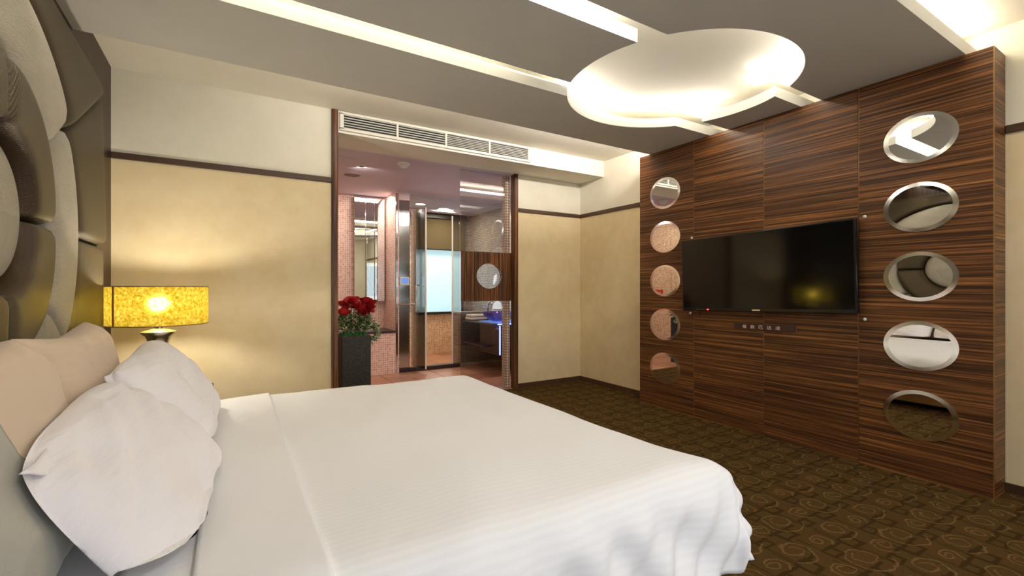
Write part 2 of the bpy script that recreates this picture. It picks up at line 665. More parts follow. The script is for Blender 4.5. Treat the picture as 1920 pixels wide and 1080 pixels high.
# ------------------------------------------------------------------ setting: bathroom beyond the glass
BY = 6.40
struct('ceiling_bathroom', B(.55, 3.68, YR, 7.35, 2.34, 2.40), 'bathceil')
struct('wall_bathroom_west', B(.55, .6, YR, BY, 0, 2.34), 'tan')
struct('wall_bathroom_back', B(.55, 1.83, BY, BY + .06, 0, 2.34), 'pink')
struct('wall_shower_west', B(1.83, 1.87, 5.85, 7.25, 0, 2.34), 'pink')
wsn = struct('wall_shower_north', B(1.83, 3.62, 7.25, 7.32, 0, .70), 'tan')
ob('wall_lintel', B(1.83, 3.62, 7.25, 7.32, 1.78, 2.34), 'grey_mosaic', wsn)
ob('wall_pier', B(1.83, 2.58, 7.25, 7.32, .70, 1.78), 'grey_mosaic', wsn)
ob('wall_pier', B(3.44, 3.62, 7.25, 7.32, .70, 1.78), 'grey_mosaic', wsn)
struct('wall_bathroom_east', B(XE, XE + .06, YR + .1, 7.3, 0, 2.34), 'grey_mosaic')
hw = struct('wall_half', B(2.76, XE, 5.95, 6.12, 0, .74), 'brown_mosaic')
ob('wall_capping', B(2.75, XE, 5.94, 6.13, .74, .76), 'vent', hw)
struct('wall_jamb', B(2.60, 2.655, YR + .1, YR + .18, 0, 2.34), 'brown_mosaic')
bf = struct('floor_bathroom', B(.6, XE, YR, 7.25, -.05, -.006), 'stone')
tile = None
nx = 0
for ix in range(9):
    for iy in range(9):
        x0, y0 = .62 + ix * .33, YR + .02 + iy * .33
        if x0 > XE - .2 or y0 > 7.1:
            continue
        if tile is None:
            tile = ob('tile', B(.003, .327, .003, .327, -.006, 0, bev=.002), 'bathfloor', bf)
            t = tile
        else:
            t = tile.copy()
            COL.objects.link(t)
        t.location = (x0, y0, 0)
struct('trim_7', B(1.87, 2.75, 5.86, 5.95, 0, .05, bev=.004), 'stone')
win = struct('window_2', B(2.58, 3.44, 7.27, 7.30, .70, 1.78), 'frost')
ob('window_sill', B(2.55, 3.47, 7.2, 7.27, .66, .70), 'stone', win)
for x in (2.565, 3.42):
    ob('window_frame', B(x, x + .03, 7.24, 7.27, .70, 1.78), 'frame_dark', win)

# ------------------------------------------------------------------ wood feature wall with its panels
fw = thing('feature_wall', (XE, 1.94, 0), 'dark streaked wood feature wall standing on the carpet opposite the bed', 'wall panel')
XP = 3.38
Y0, PW = .731, .605


def loc(bm, o):
    bmesh.ops.translate(bm, vec=-Vector(o.location), verts=bm.verts)
    return bm


ob('carcass', loc(B(XP + .018, XE - .002, Y0, Y0 + 4 * PW, 0, ZS - .002), fw), 'ebony_h', fw)
for k in range(4):
    ob('panel', loc(B(XP, XP + .018, Y0 + k * PW + (.003 if k else 0), Y0 + (k + 1) * PW - (.003 if k < 3 else 0), .0, ZS - .002, bev=.001), fw), 'ebony_h', fw)
for k in range(1, 4):
    ob('seam_strip', loc(B(XP + .004, XP + .0185, Y0 + k * PW - .003, Y0 + k * PW + .003, .0, ZS - .003), fw), 'gold', fw)
ob('corner_strip', loc(B(XP - .001, XP + .004, Y0 - .001, Y0 + .003, 0, ZS - .003), fw), 'gold', fw)

# round bevelled mirrors
order = ['topmost', 'second down', 'middle', 'fourth down', 'lowest']
looks_r = ['reflecting the lit ceiling opening', 'reflecting the headboard top', 'reflecting the headboard middle',
           'reflecting the white bed', 'reflecting the carpet and bed base']
looks_l = ['reflecting the air vent', 'reflecting plain mosaic tiles', 'reflecting a red notice',
           'reflecting pale mosaic tiles', 'reflecting the bathroom floor']


def disc_bm(ry, rz, x0, x1, inner, seg=64):
    # a shallow bevelled plate facing -X; returns flat face and bevel ring separately
    fl, bv = bmesh.new(), bmesh.new()
    P = lambda k, f, x: (x, ry * f * cos(2 * pi * k / seg), rz * f * sin(2 * pi * k / seg))
    fl.faces.new(list(reversed([fl.verts.new(P(k, inner, x0)) for k in range(seg)])))
    a = [bv.verts.new(P(k, inner, x0)) for k in range(seg)]
    b = [bv.verts.new(P(k, 1, x1)) for k in range(seg)]
    c = [bv.verts.new(P(k, 1, 0)) for k in range(seg)]
    for k in range(seg):
        j = (k + 1) % seg
        bv.faces.new((a[k], a[j], b[j], b[k]))
        bv.faces.new((b[k], b[j], c[j], c[k]))
    for q in (fl, bv):
        bmesh.ops.recalc_face_normals(q, faces=q.faces)
    return fl, bv


for side, yc, looks in (('right', Y0 + PW / 2, looks_r), ('left', Y0 + 3.5 * PW, looks_l)):
    for k in range(5):
        z = 1.963 - .3985 * k
        t = thing('round_mirror', (XP, yc, z), 'round mirror %s, %s %s of the television' % (looks[k], order[k], side), 'mirror',
                  'round mirrors on the wood wall')
        f, bv = disc_bm(.170, .142, -.0080, -.0070, .85)
        fo = ob('mirror_plate', f, 'mirror', t)
        if fo.data.polygons[0].normal.x > 0:
            fo.data.flip_normals()
        ob('bevelled_rim', bv, 'bevel', t)

# ------------------------------------------------------------------ television
tv = thing('television', (3.33, 1.965, 1.222), 'large flat black television mounted on the wood wall', 'television', rot=(radians(-1.5), 0, 0))
W2, H2 = .645, .298
ob('casing', B(-.018, .02, -W2, W2, -H2, H2, bev=.004, seg=2), 'black', tv)
ob('screen', B(-.0195, -.0175, -W2 + .012, W2 - .012, -H2 + .024, H2 - .012), 'screen', tv)
ob('wall_bracket', B(.02, .049, -.2, .2, -.15, .15), 'black', tv)
ob('indicator_light', B(-.0215, -.018, .395, .41, -H2 + .008, -H2 + .016), 'ledred', tv)
ob('brand_badge', B(-.021, -.018, -.03, .03, -H2 + .008, -H2 + .017), 'chrome', tv)
bm = bmesh.new()
for k in range(6):
    box(bm, -.0205, -.018, .42 + .016 * k, .428 + .016 * k, -H2 + .011, -H2 + .014)
ob('button_marks', bm, 'steel', tv)
ob('cable', tube(bmesh.new(), [(.01, .5, -H2 + .01), (.008, .5, -H2 - .02), (.015, .49, -H2 - .035)], .004, 6), 'black', tv)
# sign under it
pq = thing('sign_plaque', (XP, 1.94, .808), 'narrow brown plaque with five pale characters below the television', 'sign', rot=(radians(-1.2), 0, 0))
ob('plate', B(-.007, 0, -.235, .235, -.024, .024, bev=.002), 'plaque', pq)
for k, chx in enumerate('餐飲已送達'):
    cu = bpy.data.curves.new('character', 'FONT')
    cu.body = chx
    cu.size = .040
    cu.align_x, cu.align_y = 'CENTER', 'CENTER'
    cu.extrude = .0006
    to = bpy.data.objects.new('character', cu)
    COL.objects.link(to)
    dg = bpy.context.evaluated_depsgraph_get()
    me = bpy.data.meshes.new_from_object(to.evaluated_get(dg))
    bpy.data.objects.remove(to)
    me.name = 'character'
    xs = [v.co.x for v in me.vertices]
    ys = [v.co.y for v in me.vertices]
    me.transform(Matrix.Translation((-(min(xs) + max(xs)) / 2, -(min(ys) + max(ys)) / 2, 0)))
    me.transform(Matrix.Diagonal((.033 / (max(xs) - min(xs)), .027 / (max(ys) - min(ys)), 1, 1)))
    me.transform(Matrix(((0, 0, -1, -.0076), (-1, 0, 0, .145 - .063 * k), (0, 1, 0, 0), (0, 0, 0, 1))))
    me.materials.clear()
    link('character', me, 'letter', pq)
# screw caps
for (px, y, z, wh) in [(0, 1.30, 1.545, 'right of the television, upper'), (0, 1.30, .905, 'right of the television, lower'),
                       (0, 2.56, 1.53, 'above the upper left corner of the television'), (0, 2.575, .885, 'below the lower left corner of the television')]:
    bm = lathe(bmesh.new(), [(.006, 0), (.010, .003), (.009, .010), (.004, .013)], 12)
    o = ob('wall_stud', bm, 'white_plastic', None, True)
    o.location = (XP, y, z)
    o.rotation_euler = (0, radians(-90), 0)
    tag(o, 'tiny white stud in the wood wall, ' + wh, 'stud', 'studs around the television')

# ------------------------------------------------------------------ air vent grille
vg = thing('air_vent', (1.665, YL, 2.437), 'long four-section louvred air vent in the bulkhead above the bathroom opening', 'vent')
VX, VZ = .893, .062
ob('backing', B(-VX, VX, -.004, 0, -VZ, VZ), 'vent_dark', vg)
bm = bmesh.new()
box(bm, -VX - .02, VX + .02, -.022, 0, VZ - .006, VZ + .012)
box(bm, -VX - .02, VX + .02, -.022, 0, -VZ - .012, -VZ + .006)
for x in (-VX - .006, VX + .006):
    box(bm, x - .014, x + .014, -.022, 0, -VZ, VZ)
ob('frame', bm, 'vent', vg)
sec = 2 * VX / 4
for k in range(1, 4):
    x = -VX + sec * k
    ob('divider', B(x - .008, x + .008, -.020, 0, -VZ, VZ), 'vent', vg)
lv = bpy.data.meshes.new('louvre')
bm = bmesh.new()
box(bm, -sec / 2 + .008, sec / 2 - .008, -.0015, .0015, -.0095, .0005)
bm.to_mesh(lv)
bm.free()
lv.materials.append(M['vent'])
for k in range(4):
    n = 6 if k < 2 else 8
    for j in range(n):
        o = bpy.data.objects.new('louvre', lv)
        COL.objects.link(o)
        o.parent = vg
        o.location = (-VX + sec * (k + .5), -.010, -VZ + (j + .55) * (2 * VZ) / n + .004)
        o.rotation_euler = (radians(58 if k < 2 else 66), 0, 0)

# ------------------------------------------------------------------ padded headboard wall
hb = thing('headboard', (XW + .002, 1.93, 0), 'tall padded headboard of curved gold woven and silver panels on the wood wall', 'headboard')
HC, HZ, VS = 1.93, 1.335, .87


def pad(name, rin, rout, a0, a1, mat, t0, t1, na=36, nr=16, gap=.004):
    bm = bmesh.new()
    uvl = bm.loops.layers.uv.new('UVMap')
    uve = bm.loops.layers.uv.new('edge')
    grid = []
    for j in range(na + 1):
        fj = j / na
        aa = a0 + (a1 - a0) * fj
        ro = rout(aa) if callable(rout) else rout
        row = []
        for i in range(nr + 1):
            fi = .5 - .5 * cos(pi * i / nr)
            r = rin + gap + (ro - rin - 2 * gap) * fi
            pr = (1 - abs(2 * fi - 1) ** 7) ** .5
            pj = 1 if a1 - a0 > 6 else (1 - abs(2 * fj - 1) ** 22) ** .5
            t = t0 + (t1 - t0) * fj
            h = .004 + t * pr * pj
            row.append((bm.verts.new((h, r * cos(aa), HZ + VS * r * sin(aa))), (r * aa, r), (fj, fi)))
        grid.append(row)
    for j in range(na):
        for i in range(nr):
            q = [grid[j][i], grid[j][i + 1], grid[j + 1][i + 1], grid[j + 1][i]]
            f = bm.faces.new([v for v, _, _ in q])
            for lp, (_, uv, ue) in zip(f.loops, q):
                lp[uvl].uv = uv
                lp[uve].uv = ue
    bmesh.ops.recalc_face_normals(bm, faces=bm.faces)
    o = ob(name, bm, mat, hb, 'all')
    if sum(p.normal.x for p in o.data.polygons) < 0:
        o.data.flip_normals()
    return o


def rect_r(aa):
    hw_, top, bot = 1.535, (2.235 - HZ) / VS, (HZ - .22) / VS
    c, s_ = cos(aa), sin(aa)
    q = [hw_ / abs(c)] if abs(c) > 1e-6 else []
    if s_ > 1e-6: q.append(top / s_)
    if s_ < -1e-6: q.append(bot / -s_)
    return min(q)


D = radians
ob('backing_board', B(0, .004, -1.54, 1.54, .2, 2.25), 'dark', hb)
pad('silver_panel', 0.0, .275, 0, 2 * pi, 'silver', .05, .05, 64, 10, 0)
for (a, b) in ((0, 90), (90, 180), (180, 270), (270, 360)):
    pad('gold_panel', .275, .545, D(a), D(b), 'weave', .075 if a in (0, 180) else .105, .105 if a in (0, 180) else .075)
for (a, b, t0, t1) in ((-38, 36, .07, .07), (36, 144, .085, .085), (144, 218, .07, .07), (218, 322, .085, .085)):
    pad('silver_panel', .545, .895, D(a), D(b), 'silver', t0, t1)
for (a, b, t0, t1) in ((0, 33, .062, .045), (33, 90, .068, .075), (90, 147, .075, .068), (147, 180, .045, .062), (180, 213, .045, .055), (213, 270, .06, .06), (270, 327, .06, .06), (327, 360, .055, .045)):
    pad('gold_panel', .895, rect_r, D(a), D(b), 'weave', t0, t1, 44)

# ------------------------------------------------------------------ bed
BX1, BYn, BYf, BZ = 1.39, 1.0, 2.93, .47
bed = thing('bed', (.4, 1.96, 0), 'wide white bed with tan base against the padded headboard', 'bed')
ob('bed_base', loc(B(-.55, 1.36, BYn + .01, BYf - .01, .04, .22, bev=.01), bed), 'base', bed)
ob('mattress', loc(B(-.55, BX1, BYn, BYf, .22, BZ, bev=.05, seg=4), bed), 'sheet', bed, 40)


def drape(name, s0, s1, t0, t1, x1, y0, y1, zt, rad, mat, parent, ns, nt_, lift, wr):
    """cloth sheet in its own coordinates (s along the bed, t across), laid over a box and hanging over the
    foot (x1) and the two sides (y0, y1)"""
    bm = bmesh.new()
    uvl = bm.loops.layers.uv.new('UVMap')
    G = []
    for i in range(ns + 1):
        s = s0 + (s1 - s0) * i / ns
        row = []
        for j in range(nt_ + 1):
            t = t0 + (t1 - t0) * j / nt_
            cx, cy = min(s, x1 + .075 * max(0, min(1, (1.75 - t) / .8)) ** 2), min(max(t, y0), y1)
            ex, ey = s - cx, t - cy
            l = sqrt(ex * ex + ey * ey)
            z = zt + lift(s, t)
            px, py = cx, cy
            if l > 1e-6:
                dx, dy = ex / l, ey / l
                l *= 1 - .40 * abs(dx * dy)
                q = pi * rad / 2
                if l < q:
                    hx, dr = rad * sin(l / rad), rad * (1 - cos(l / rad))
                else:
                    hx, dr = rad + .16 * (l - q), rad + (l - q) * .985
                # hanging folds
                dd = min(1, max(0, l - .05) / .25)
                cor = 1 + .25 * max(0, min(1, (s - .6) / .7))
                fold = dd * cor * (.013 * sin(t * 17 + s * 23 + 1.5 * sin(s * 7)) + .010 * sin(s * 41 - t * 31))
                px += dx * (hx + fold)
                py += dy * (hx + fold)
                z -= dr
            z += wr * noise.noise((s * 2.3, t * 2.3, 3)) + wr * .35 * noise.noise((s * 7, t * 4, 9))
            row.append((bm.verts.new((px, py, max(z, .03))), (s, t)))
        G.append(row)
    for i in range(ns):
        for j in range(nt_):
            q = [G[i][j], G[i + 1][j], G[i + 1][j + 1], G[i][j + 1]]
            f = bm.faces.new([v for v, _ in q])
            for lp, (_, uv) in zip(f.loops, q):
                lp[uvl].uv = uv
    loc(bm, parent)
    o = ob(name, bm, mat, parent, 'all')
    so = o.modifiers.new('thickness', 'SOLIDIFY')
    so.thickness = .012
    so.offset = -1
    return o


def puff(s, t):
    a = max(0, min(1, (s + .05) / 1.45))
    b = max(0, min(1, (t - .95) / 2.03))
    return .022 * (sin(pi * a) ** .5) * (max(0, sin(pi * b)) ** .5) + .006


drape('duvet', -.20, 1.72, .655, 3.18, 1.36, BYn + .06, BYf - .06, .487, .13, 'duvet', bed, 150, 190, puff, .014)
drape('folded_duvet_band', -.065, .185, .665, 3.17, 1.36, BYn + .06, BYf - .06, .499, .135, 'sheet', bed, 26, 170, puff, .014)


# ------------------------------------------------------------------ pillows
# planes where the soft pillows flatten against the headboard, each other and the bed
PN = Vector((1, 0, .6)).normalized()
PP = Vector((-.285, 0, .66))


def settle(p, back, e=0.):
    """press a point of a pillow against what it touches"""
    d = (p - PP).dot(PN) - .4 * max(0, p.z - .79)
    if back:
        if d > -.010 + e: p = p - PN * (d + .010 - e)
        p.x = max(p.x, -.535 + e)
        p.z = max(p.z, .476 + e)
    else:
        if d < .004 + e: p = p + PN * (.004 + e - d)
        p.z = max(p.z, .476 + e + .062 * max(0, min(1, (p.x + .24) / .05)))
    return p


def pillow(name, w_, h_, th, mat, locn, u_dir, v_dir, label, seed=1, wr=.010, k=.2, pinch=.10, puffp=.42, back=False, flap=None, crease=.012):
    """w_ along u (towards the camera side), h_ along v (up), thickness along u x v (the front)"""
    u = Vector(u_dir).normalized()
    v = Vector(v_dir)
    v = (v - u * v.dot(u)).normalized()
    n = u.cross(v).normalized()
    R = Matrix((u, v, n)).transposed()
    O = Vector(locn)

    def surf(a, b, sd):
        fx = a * sqrt(1 - k * b ** 4) * (1 - pinch * .5 * (1 - b * b) * abs(a) ** 3)
        fy = b * sqrt(1 - k * a ** 4) * (1 - pinch * (1 - a * a) * abs(b) ** 3)
        T = max(0, (1 - abs(a) ** 2.6) * (1 - abs(b) ** 2.6)) ** puffp
        x, y = fx * w_ / 2, fy * h_ / 2
        e = max(0, 1 - max(abs(a), abs(b)))
        q = min(1, e * 5)
        nz = noise.noise((x * 5 + seed, y * 5, seed * 3.1 + sd)) * wr * 1.5 + noise.noise((x * 4 + seed, y * 20 + x * 9, seed + sd * 2)) * wr * 1.0
        zz = sd * T * th / 2 + nz * q
        zz += sd * sin(12 * math.atan2(b, a) + seed) * crease * abs(a * b) ** 1.5 * min(1, e * 8)
        return Vector((x, y, zz))

    bm = bmesh.new()
    uvl = bm.loops.layers.uv.new('UVMap')
    N = 64
    for sd in (1, -1):
        g = []
        for i in range(N + 1):
            r = []
            for j in range(N + 1):
                a, b = sin(pi / 2 * (2 * i / N - 1)), sin(pi / 2 * (2 * j / N - 1))
                q = surf(a, b, sd)
                r.append((bm.verts.new(settle(O + R @ q, back, .003 + .003 * sd * min(1, 9 * (1 - max(abs(a), abs(b))))) - O), (q.x, q.y)))
            g.append(r)
        for i in range(N):
            for j in range(N):
                q = [g[i][j], g[i + 1][j], g[i + 1][j + 1], g[i][j + 1]]
                if sd < 0: q.reverse()
                f = bm.faces.new([z[0] for z in q])
                for lp, z in zip(f.loops, q):
                    lp[uvl].uv = z[1]
    bmesh.ops.remove_doubles(bm, verts=bm.verts, dist=.0004)
    o = ob(name, bm, mat, None, 'all')
    o.location = locn
    tag(o, label, 'pillow')
    if flap:
        # loose open end of the pillow case hanging past the pillow inside
        bm = bmesh.new()
        G = []
        nu, nv = 14, 26
        for i in range(nu + 1):
            row = []
            for j in range(nv + 1):
                b = -.93 + 1.90 * j / nv
                ah = flap[0] + flap[1] * b + flap[2] * max(0, b - .62)
                a = .48 + (ah - .48) * i / nu
                ai = min(a, .93)
                q = surf(ai, min(max(b, -.95), .95), 1)
                ex = max(0, a - .93)
                q += Vector((ex * w_ / 2, 0, .003 + .024 * min(1, i / 4) - ex * flap[3] * w_ * (.2 + max(0, b)) + .022 * (i / nu) ** 2 * (1 - .8 * max(0, b)) + .006 * sin(b * 9 + i * .3) * i / nu))
                q.y += .02 * (i / nu) * max(0, b)
                row.append(bm.verts.new(settle(O + R @ q, back, .018) - O))
            G.append(row)
        for a, b in zip(G, G[1:]):
            for j in range(nv):
                bm.faces.new((a[j], b[j], b[j + 1], a[j + 1]))
        f = ob('pillowcase_flap', bm, 'case', o, 'all')
        m1 = f.modifiers.new('thickness', 'SOLIDIFY')
        m1.thickness = .003
    return o


def m_twotone():
    m = Mat('beige_and_grey_satin', rough=.5, spec=.3)
    m.b.inputs['Sheen Weight'].default_value = .2
    x, y, z = m.sep(m.uv())
    d = x - (y * .72 + .03 - y * y * .8)
    g = d.step(-.001, .001)
    seam = 1 - d.abs().step(.001, .004)
    c = m.mix(g, lin((208, 186, 160)), lin((164, 162, 150)))
    m.color(m.mix(seam * .6, c, lin((110, 96, 76))))
    # scrolled embroidery on the grey end
    r = m.noise(m.uv(), 9, 1)
    emb = (1 - ((r * 9).fract() - .5).abs().step(.02, .06)) * g
    m.bump(m.noise(m.obj(), 300, 2) * .3 + emb + seam, .25, .003)
    return m.m


M['twotone'] = m_twotone()
# u runs across the bed (-Y so that u x v faces +X), v up the pillow
pillow('beige_pillow', .76, .53, .24, 'twotone', (-.42, 1.355, .725), (0, -1, 0), (-.30, 0, 1),
       'beige satin pillow with a grey end, nearest the camera against the headboard', seed=2, wr=.008, back=True, k=.12)
pillow('beige_pillow', .74, .52, .22, 'beige', (-.42, 2.09, .722), (0, -1, 0), (-.30, 0, 1),
       'plain beige satin pillow behind the far white pillow', seed=5, wr=.008, back=True, k=.05, pinch=.16)
pillow('white_pillow', .80, .45, .22, 'case', (-.215, 1.575, .618), (-.05, -1, -.09), (-.95, 0, 1),
       'white pillow with a wide open flapped end, nearest the camera', seed=8, wr=.020, k=.22, pinch=.0, puffp=.5, flap=(.62, .09, 1.15, .12))
pw2 = pillow('white_pillow', .82, .47, .21, 'case', (-.205, 2.395, .665), (0, -1, -.04), (-.75, 0, 1),
             'white pillow at the far side of the bed below the lamp', seed=11, wr=.018, k=.24, puffp=.48, flap=(.96, .06, .45, .12))
ob('care_tag', B(-.16, -.13, .375, .38, .11, .15), 'grey_satin', pw2)

# ------------------------------------------------------------------ nightstand and lamp
ns = thing('nightstand', (-.35, 3.35, 0), 'dark wood nightstand carrying the gold lamp beside the far side of the bed', 'nightstand')
ob('body', B(-.16, .24, -.26, .30, 0, .44, bev=.006), 'ebony_v', ns)
ob('top', B(-.17, .26, -.27, .31, .44, .47, bev=.006), 'dark', ns)
ob('drawer', B(.24, .256, -.24, .28, .24, .42, bev=.003), 'ebony_v', ns)
LX, LY = -.345, 3.30
lp = thing('table_lamp', (LX, LY, .47), 'lit table lamp with gold crinkled drum shade on a pewter base', 'lamp')
ob('base', lathe(bmesh.new(), [(.07, 0), (.072, .01), (.05, .03), (.038, .12), (.036, .22), (.040, .27), (.048, .32), (.062, .355), (.084, .374), (.084, .382), (.03, .397), (.012, .40)], 40), 'pewter', lp, 50)
ob('neck', lathe(bmesh.new(), [(.02, .398), (.021, .412), (.010, .418), (.010, .46), (.02, .462), (.02, .49), (.008, .495)], 20), 'chrome', lp, 40)
SR, SZ0, SZ1 = .236, .425, .638
bm = bmesh.new()
lathe(bm, [(SR, SZ0), (SR, SZ1)], 72, cap=False)
sh = ob('shade', bm, 'shade', lp, 'all')
bm = bmesh.new()
for z in (SZ0, SZ1):
    tube(bm, [(SR * cos(2 * pi * k / 64), SR * sin(2 * pi * k / 64), z) for k in range(65)], .0028, 6)
ob('shade_rim', bm, 'gold', lp, 'all')
aa = radians(-137)
ob('shade_seam', tube(bmesh.new(), [((SR + .001) * cos(aa), (SR + .001) * sin(aa), SZ0), ((SR + .001) * cos(aa), (SR + .001) * sin(aa), SZ1)], .006, 6), 'gold', lp)
bm = bmesh.new()
for k in range(3):
    a = 2 * pi * k / 3
    tube(bm, [(.008 * cos(a), .008 * sin(a), SZ1 - .03), (SR * cos(a), SR * sin(a), SZ1 - .004)], .002, 5)
tube(bm, [(0, 0, .49), (0, 0, SZ1 - .028)], .003, 6)
ob('spider', bm, 'chrome', lp)
bm = bmesh.new()
bmesh.ops.create_uvsphere(bm, u_segments=16, v_segments=10, radius=.040)
bmesh.ops.translate(bm, vec=(0, 0, .54), verts=bm.verts)
ob('bulb', bm, 'bulb', lp, 'all')
# the bulb itself is the light: point('lamp_light', (LX, LY, .47 + .54), 30, (1, .84, .58), .022)

# ------------------------------------------------------------------ glass screens, wood square, bathroom fittings
GY = 4.38
gp = thing('glass_screen', (2.36, GY, 0), 'clear fixed glass screen in the right of the bathroom opening', 'glass screen')
ob('pane', B(-.31, .245, -.005, .005, .0, 2.34), 'glass', gp)
# veneered square with a round porthole
sq = thing('porthole_panel', (2.375, GY - .03, 1.222), 'square dark wood panel with round porthole fixed to the glass screen', 'panel')
bm = bmesh.new()
seg = 48
HXa, HXb, HZ2 = -.325, .332, .262
oc = (-.005, .005)


def sqpt(a):
    c, s_ = cos(a), sin(a)
    k = min((HXb if c > 0 else -HXa) / abs(c) if abs(c) > 1e-6 else 9, HZ2 / abs(s_) if abs(s_) > 1e-6 else 9)
    return (c * k, s_ * k)


angs = sorted([2 * pi * k / seg for k in range(seg)] + [math.atan2(z, x) % (2 * pi) for x in (HXa, HXb) for z in (-HZ2, HZ2)])
L = len(angs)
rows = {}
for y in (-.013, .013):
    rows[('i', y)] = [bm.verts.new((oc[0] + .150 * cos(a), y, oc[1] + .134 * sin(a))) for a in angs]
    rows[('o', y)] = [bm.verts.new((sqpt(a)[0], y, sqpt(a)[1])) for a in angs]
for k in range(L):
    j = (k + 1) % L
    for y in (-.013, .013):
        bm.faces.new((rows[('i', y)][k], rows[('i', y)][j], rows[('o', y)][j], rows[('o', y)][k]))
    for q in 'io':
        bm.faces.new((rows[(q, -.013)][k], rows[(q, -.013)][j], rows[(q, .013)][j], rows[(q, .013)][k]))
bmesh.ops.recalc_face_normals(bm, faces=bm.faces)
ob('board', bm, 'ebony_v', sq)
bm = bmesh.new()
tube(bm, [(oc[0] + .149 * cos(2 * pi * k / 48), -.014, oc[1] + .133 * sin(2 * pi * k / 48)) for k in range(49)], .004, 6)
ob('porthole_ring', bm, 'steel', sq, 'all')

# shower front: steel column, controller, open door leaf, fixed pane
sp = thing('shower_column', (1.95, 5.92, .05), 'mirror steel shower column at the left end of the shower glass', 'shower column')
ob('column', B(-.075, .075, -.04, .04, 0, 2.2, bev=.006), 'steel', sp)
ob('trim_strip', B(-.12, -.095, -.075, -.05, -.05, 2.28), 'chrome', sp)
ob('grab_bar', tube(bmesh.new(), [(-.10, -.07, .84), (-.02, -.10, .84), (.10, -.10, .84), (.12, -.06, .84)], .010, 8), 'chrome', sp)
ct = thing('shower_controller', (1.95, 5.88, 1.19), 'small white controller with blue display on the steel column', 'controller')
ob('case', B(-.062, .062, -.02, 0, -.055, .055, bev=.006), 'white_plastic', ct)
ob('display', B(-.045, .045, -.022, -.0195, -.03, .042), 'lcd', ct)
dl = thing('glass_door', (2.085, 5.99, .055), 'open grey glass shower door leaf with chrome handle', 'door', rot=(0, 0, radians(-79)))
ob('leaf', B(0, .36, -.005, .005, 0, 2.08), 'glass2', dl)
ob('edge_profile', B(.352, .366, -.008, .008, 0, 2.08), 'vent', dl)
ob('handle', tube(bmesh.new(), [(.22, -.01, .74), (.22, -.06, .74), (.22, -.06, 1.08), (.22, -.01, 1.08)], .010, 8), 'chrome', dl)
fp = thing('shower_screen', (2.68, 5.9, .05), 'grey glass shower front with pale edge profile right of the shower entrance', 'glass screen')
ob('pane', B(-.03, .07, -.005, .005, 0, 2.0), 'glass2', fp)
ob('edge_profile', B(-.045, -.03, -.008, .008, 0, 2.05), 'vent', fp)

ob('transom_pane', B(-.65, .87, -.003, .003, 2.112, 2.288), 'glass2', fp)
ob('side_pane', B(.09, .87, -.003, .003, .0, 2.098), 'glass2', fp)
ob('head_rail', B(-.65, .87, -.010, .010, 2.098, 2.112), 'steel', fp)
# mirror cabinet, ledge
mc = thing('mirror_cabinet', (1.60, BY, .92), 'tall narrow mirrored cabinet on the pink mosaic wall', 'cabinet')
ob('body', B(-.19, .21, -.10, -.001, 0, 1.40), 'steel', mc)
ob('mirror_door', B(-.19, -.05, -.112, -.10, 0, 1.40, bev=.003), 'mirror', mc)
ob('mirror_door', B(-.045, .07, -.112, -.10, 0, 1.40, bev=.003), 'mirror', mc)
ob('mirror_door', B(.075, .21, -.112, -.10, 0, 1.40, bev=.003), 'mirror', mc)
lg = thing('tiled_ledge', (1.48, 6.12, 0), 'pink mosaic ledge with dark stone top behind the planter', 'ledge')
ob('body', B(-.35, .345, -.27, .275, 0, .525), 'pink', lg)
ob('stone_top', B(-.355, .345, -.285, .275, .525, .55, bev=.004), 'stone', lg)

# ceiling fittings
for (nm, x, y, label, cat, R_, mt) in [('downlight', 1.143, 4.81, 'recessed round downlight in the bathroom ceiling above the planter', 'light', .055, 'white_plastic'),
                                      ('ceiling_speaker', 1.144, 5.22, 'flat brown round speaker in the bathroom ceiling', 'speaker', .085, 'speaker')]:
    t = thing(nm, (x, y, 2.34), label, cat)
    ob('ring', lathe(bmesh.new(), [(R_ * .7, -.004), (R_, -.004), (R_, 0)], 32, cap=False), mt, t, 40)
    ob('insert', lathe(bmesh.new(), [(R_ * .72, -.003), (R_ * .72, 0)], 32), 'dark' if nm == 'downlight' else 'speaker', t)
t = thing('smoke_detector', (1.475, 4.47, 2.34), 'white smoke detector on the bathroom ceiling near the opening', 'detector')
ob('mount', lathe(bmesh.new(), [(.062, 0), (.062, -.012), (.05, -.016)], 32), 'white_plastic', t, 40)
ob('sensor', lathe(bmesh.new(), [(.042, -.014), (.042, -.032), (.03, -.042), (.01, -.044)], 32), 'white_plastic', t, 40)
t = thing('shower_light', (2.40, 6.5, 2.34), 'bright recessed light in the shower ceiling', 'light')
ob('ring', lathe(bmesh.new(), [(.07, -.006), (.09, -.006), (.09, 0)], 32, cap=False), 'white_plastic', t, 40)
ob('lens', lathe(bmesh.new(), [(.072, -.004), (.072, 0)], 32), 'lampglow', t)
t = thing('access_hatch', (.95, 4.75, 2.34), 'square access hatch in the bathroom ceiling', 'hatch')
ob('cover', B(-.15, .15, -.2, .2, -.006, 0, bev=.002), 'bathceil', t)
# roller blind
rb = thing('roller_blind', (3.0, 7.20, 2.25), 'dark brown roller blind half lowered over the frosted window', 'blind')
ob('cassette', B(-.48, .48, -.05, .03, 0, .08, bev=.008), 'frame_dark', rb)
ob('blind_cloth', B(-.46, .46, -.012, -.006, -.50, .0), 'blind', rb)
ob('bottom_bar', B(-.46, .46, -.016, -.002, -.52, -.50), 'frame_dark', rb)

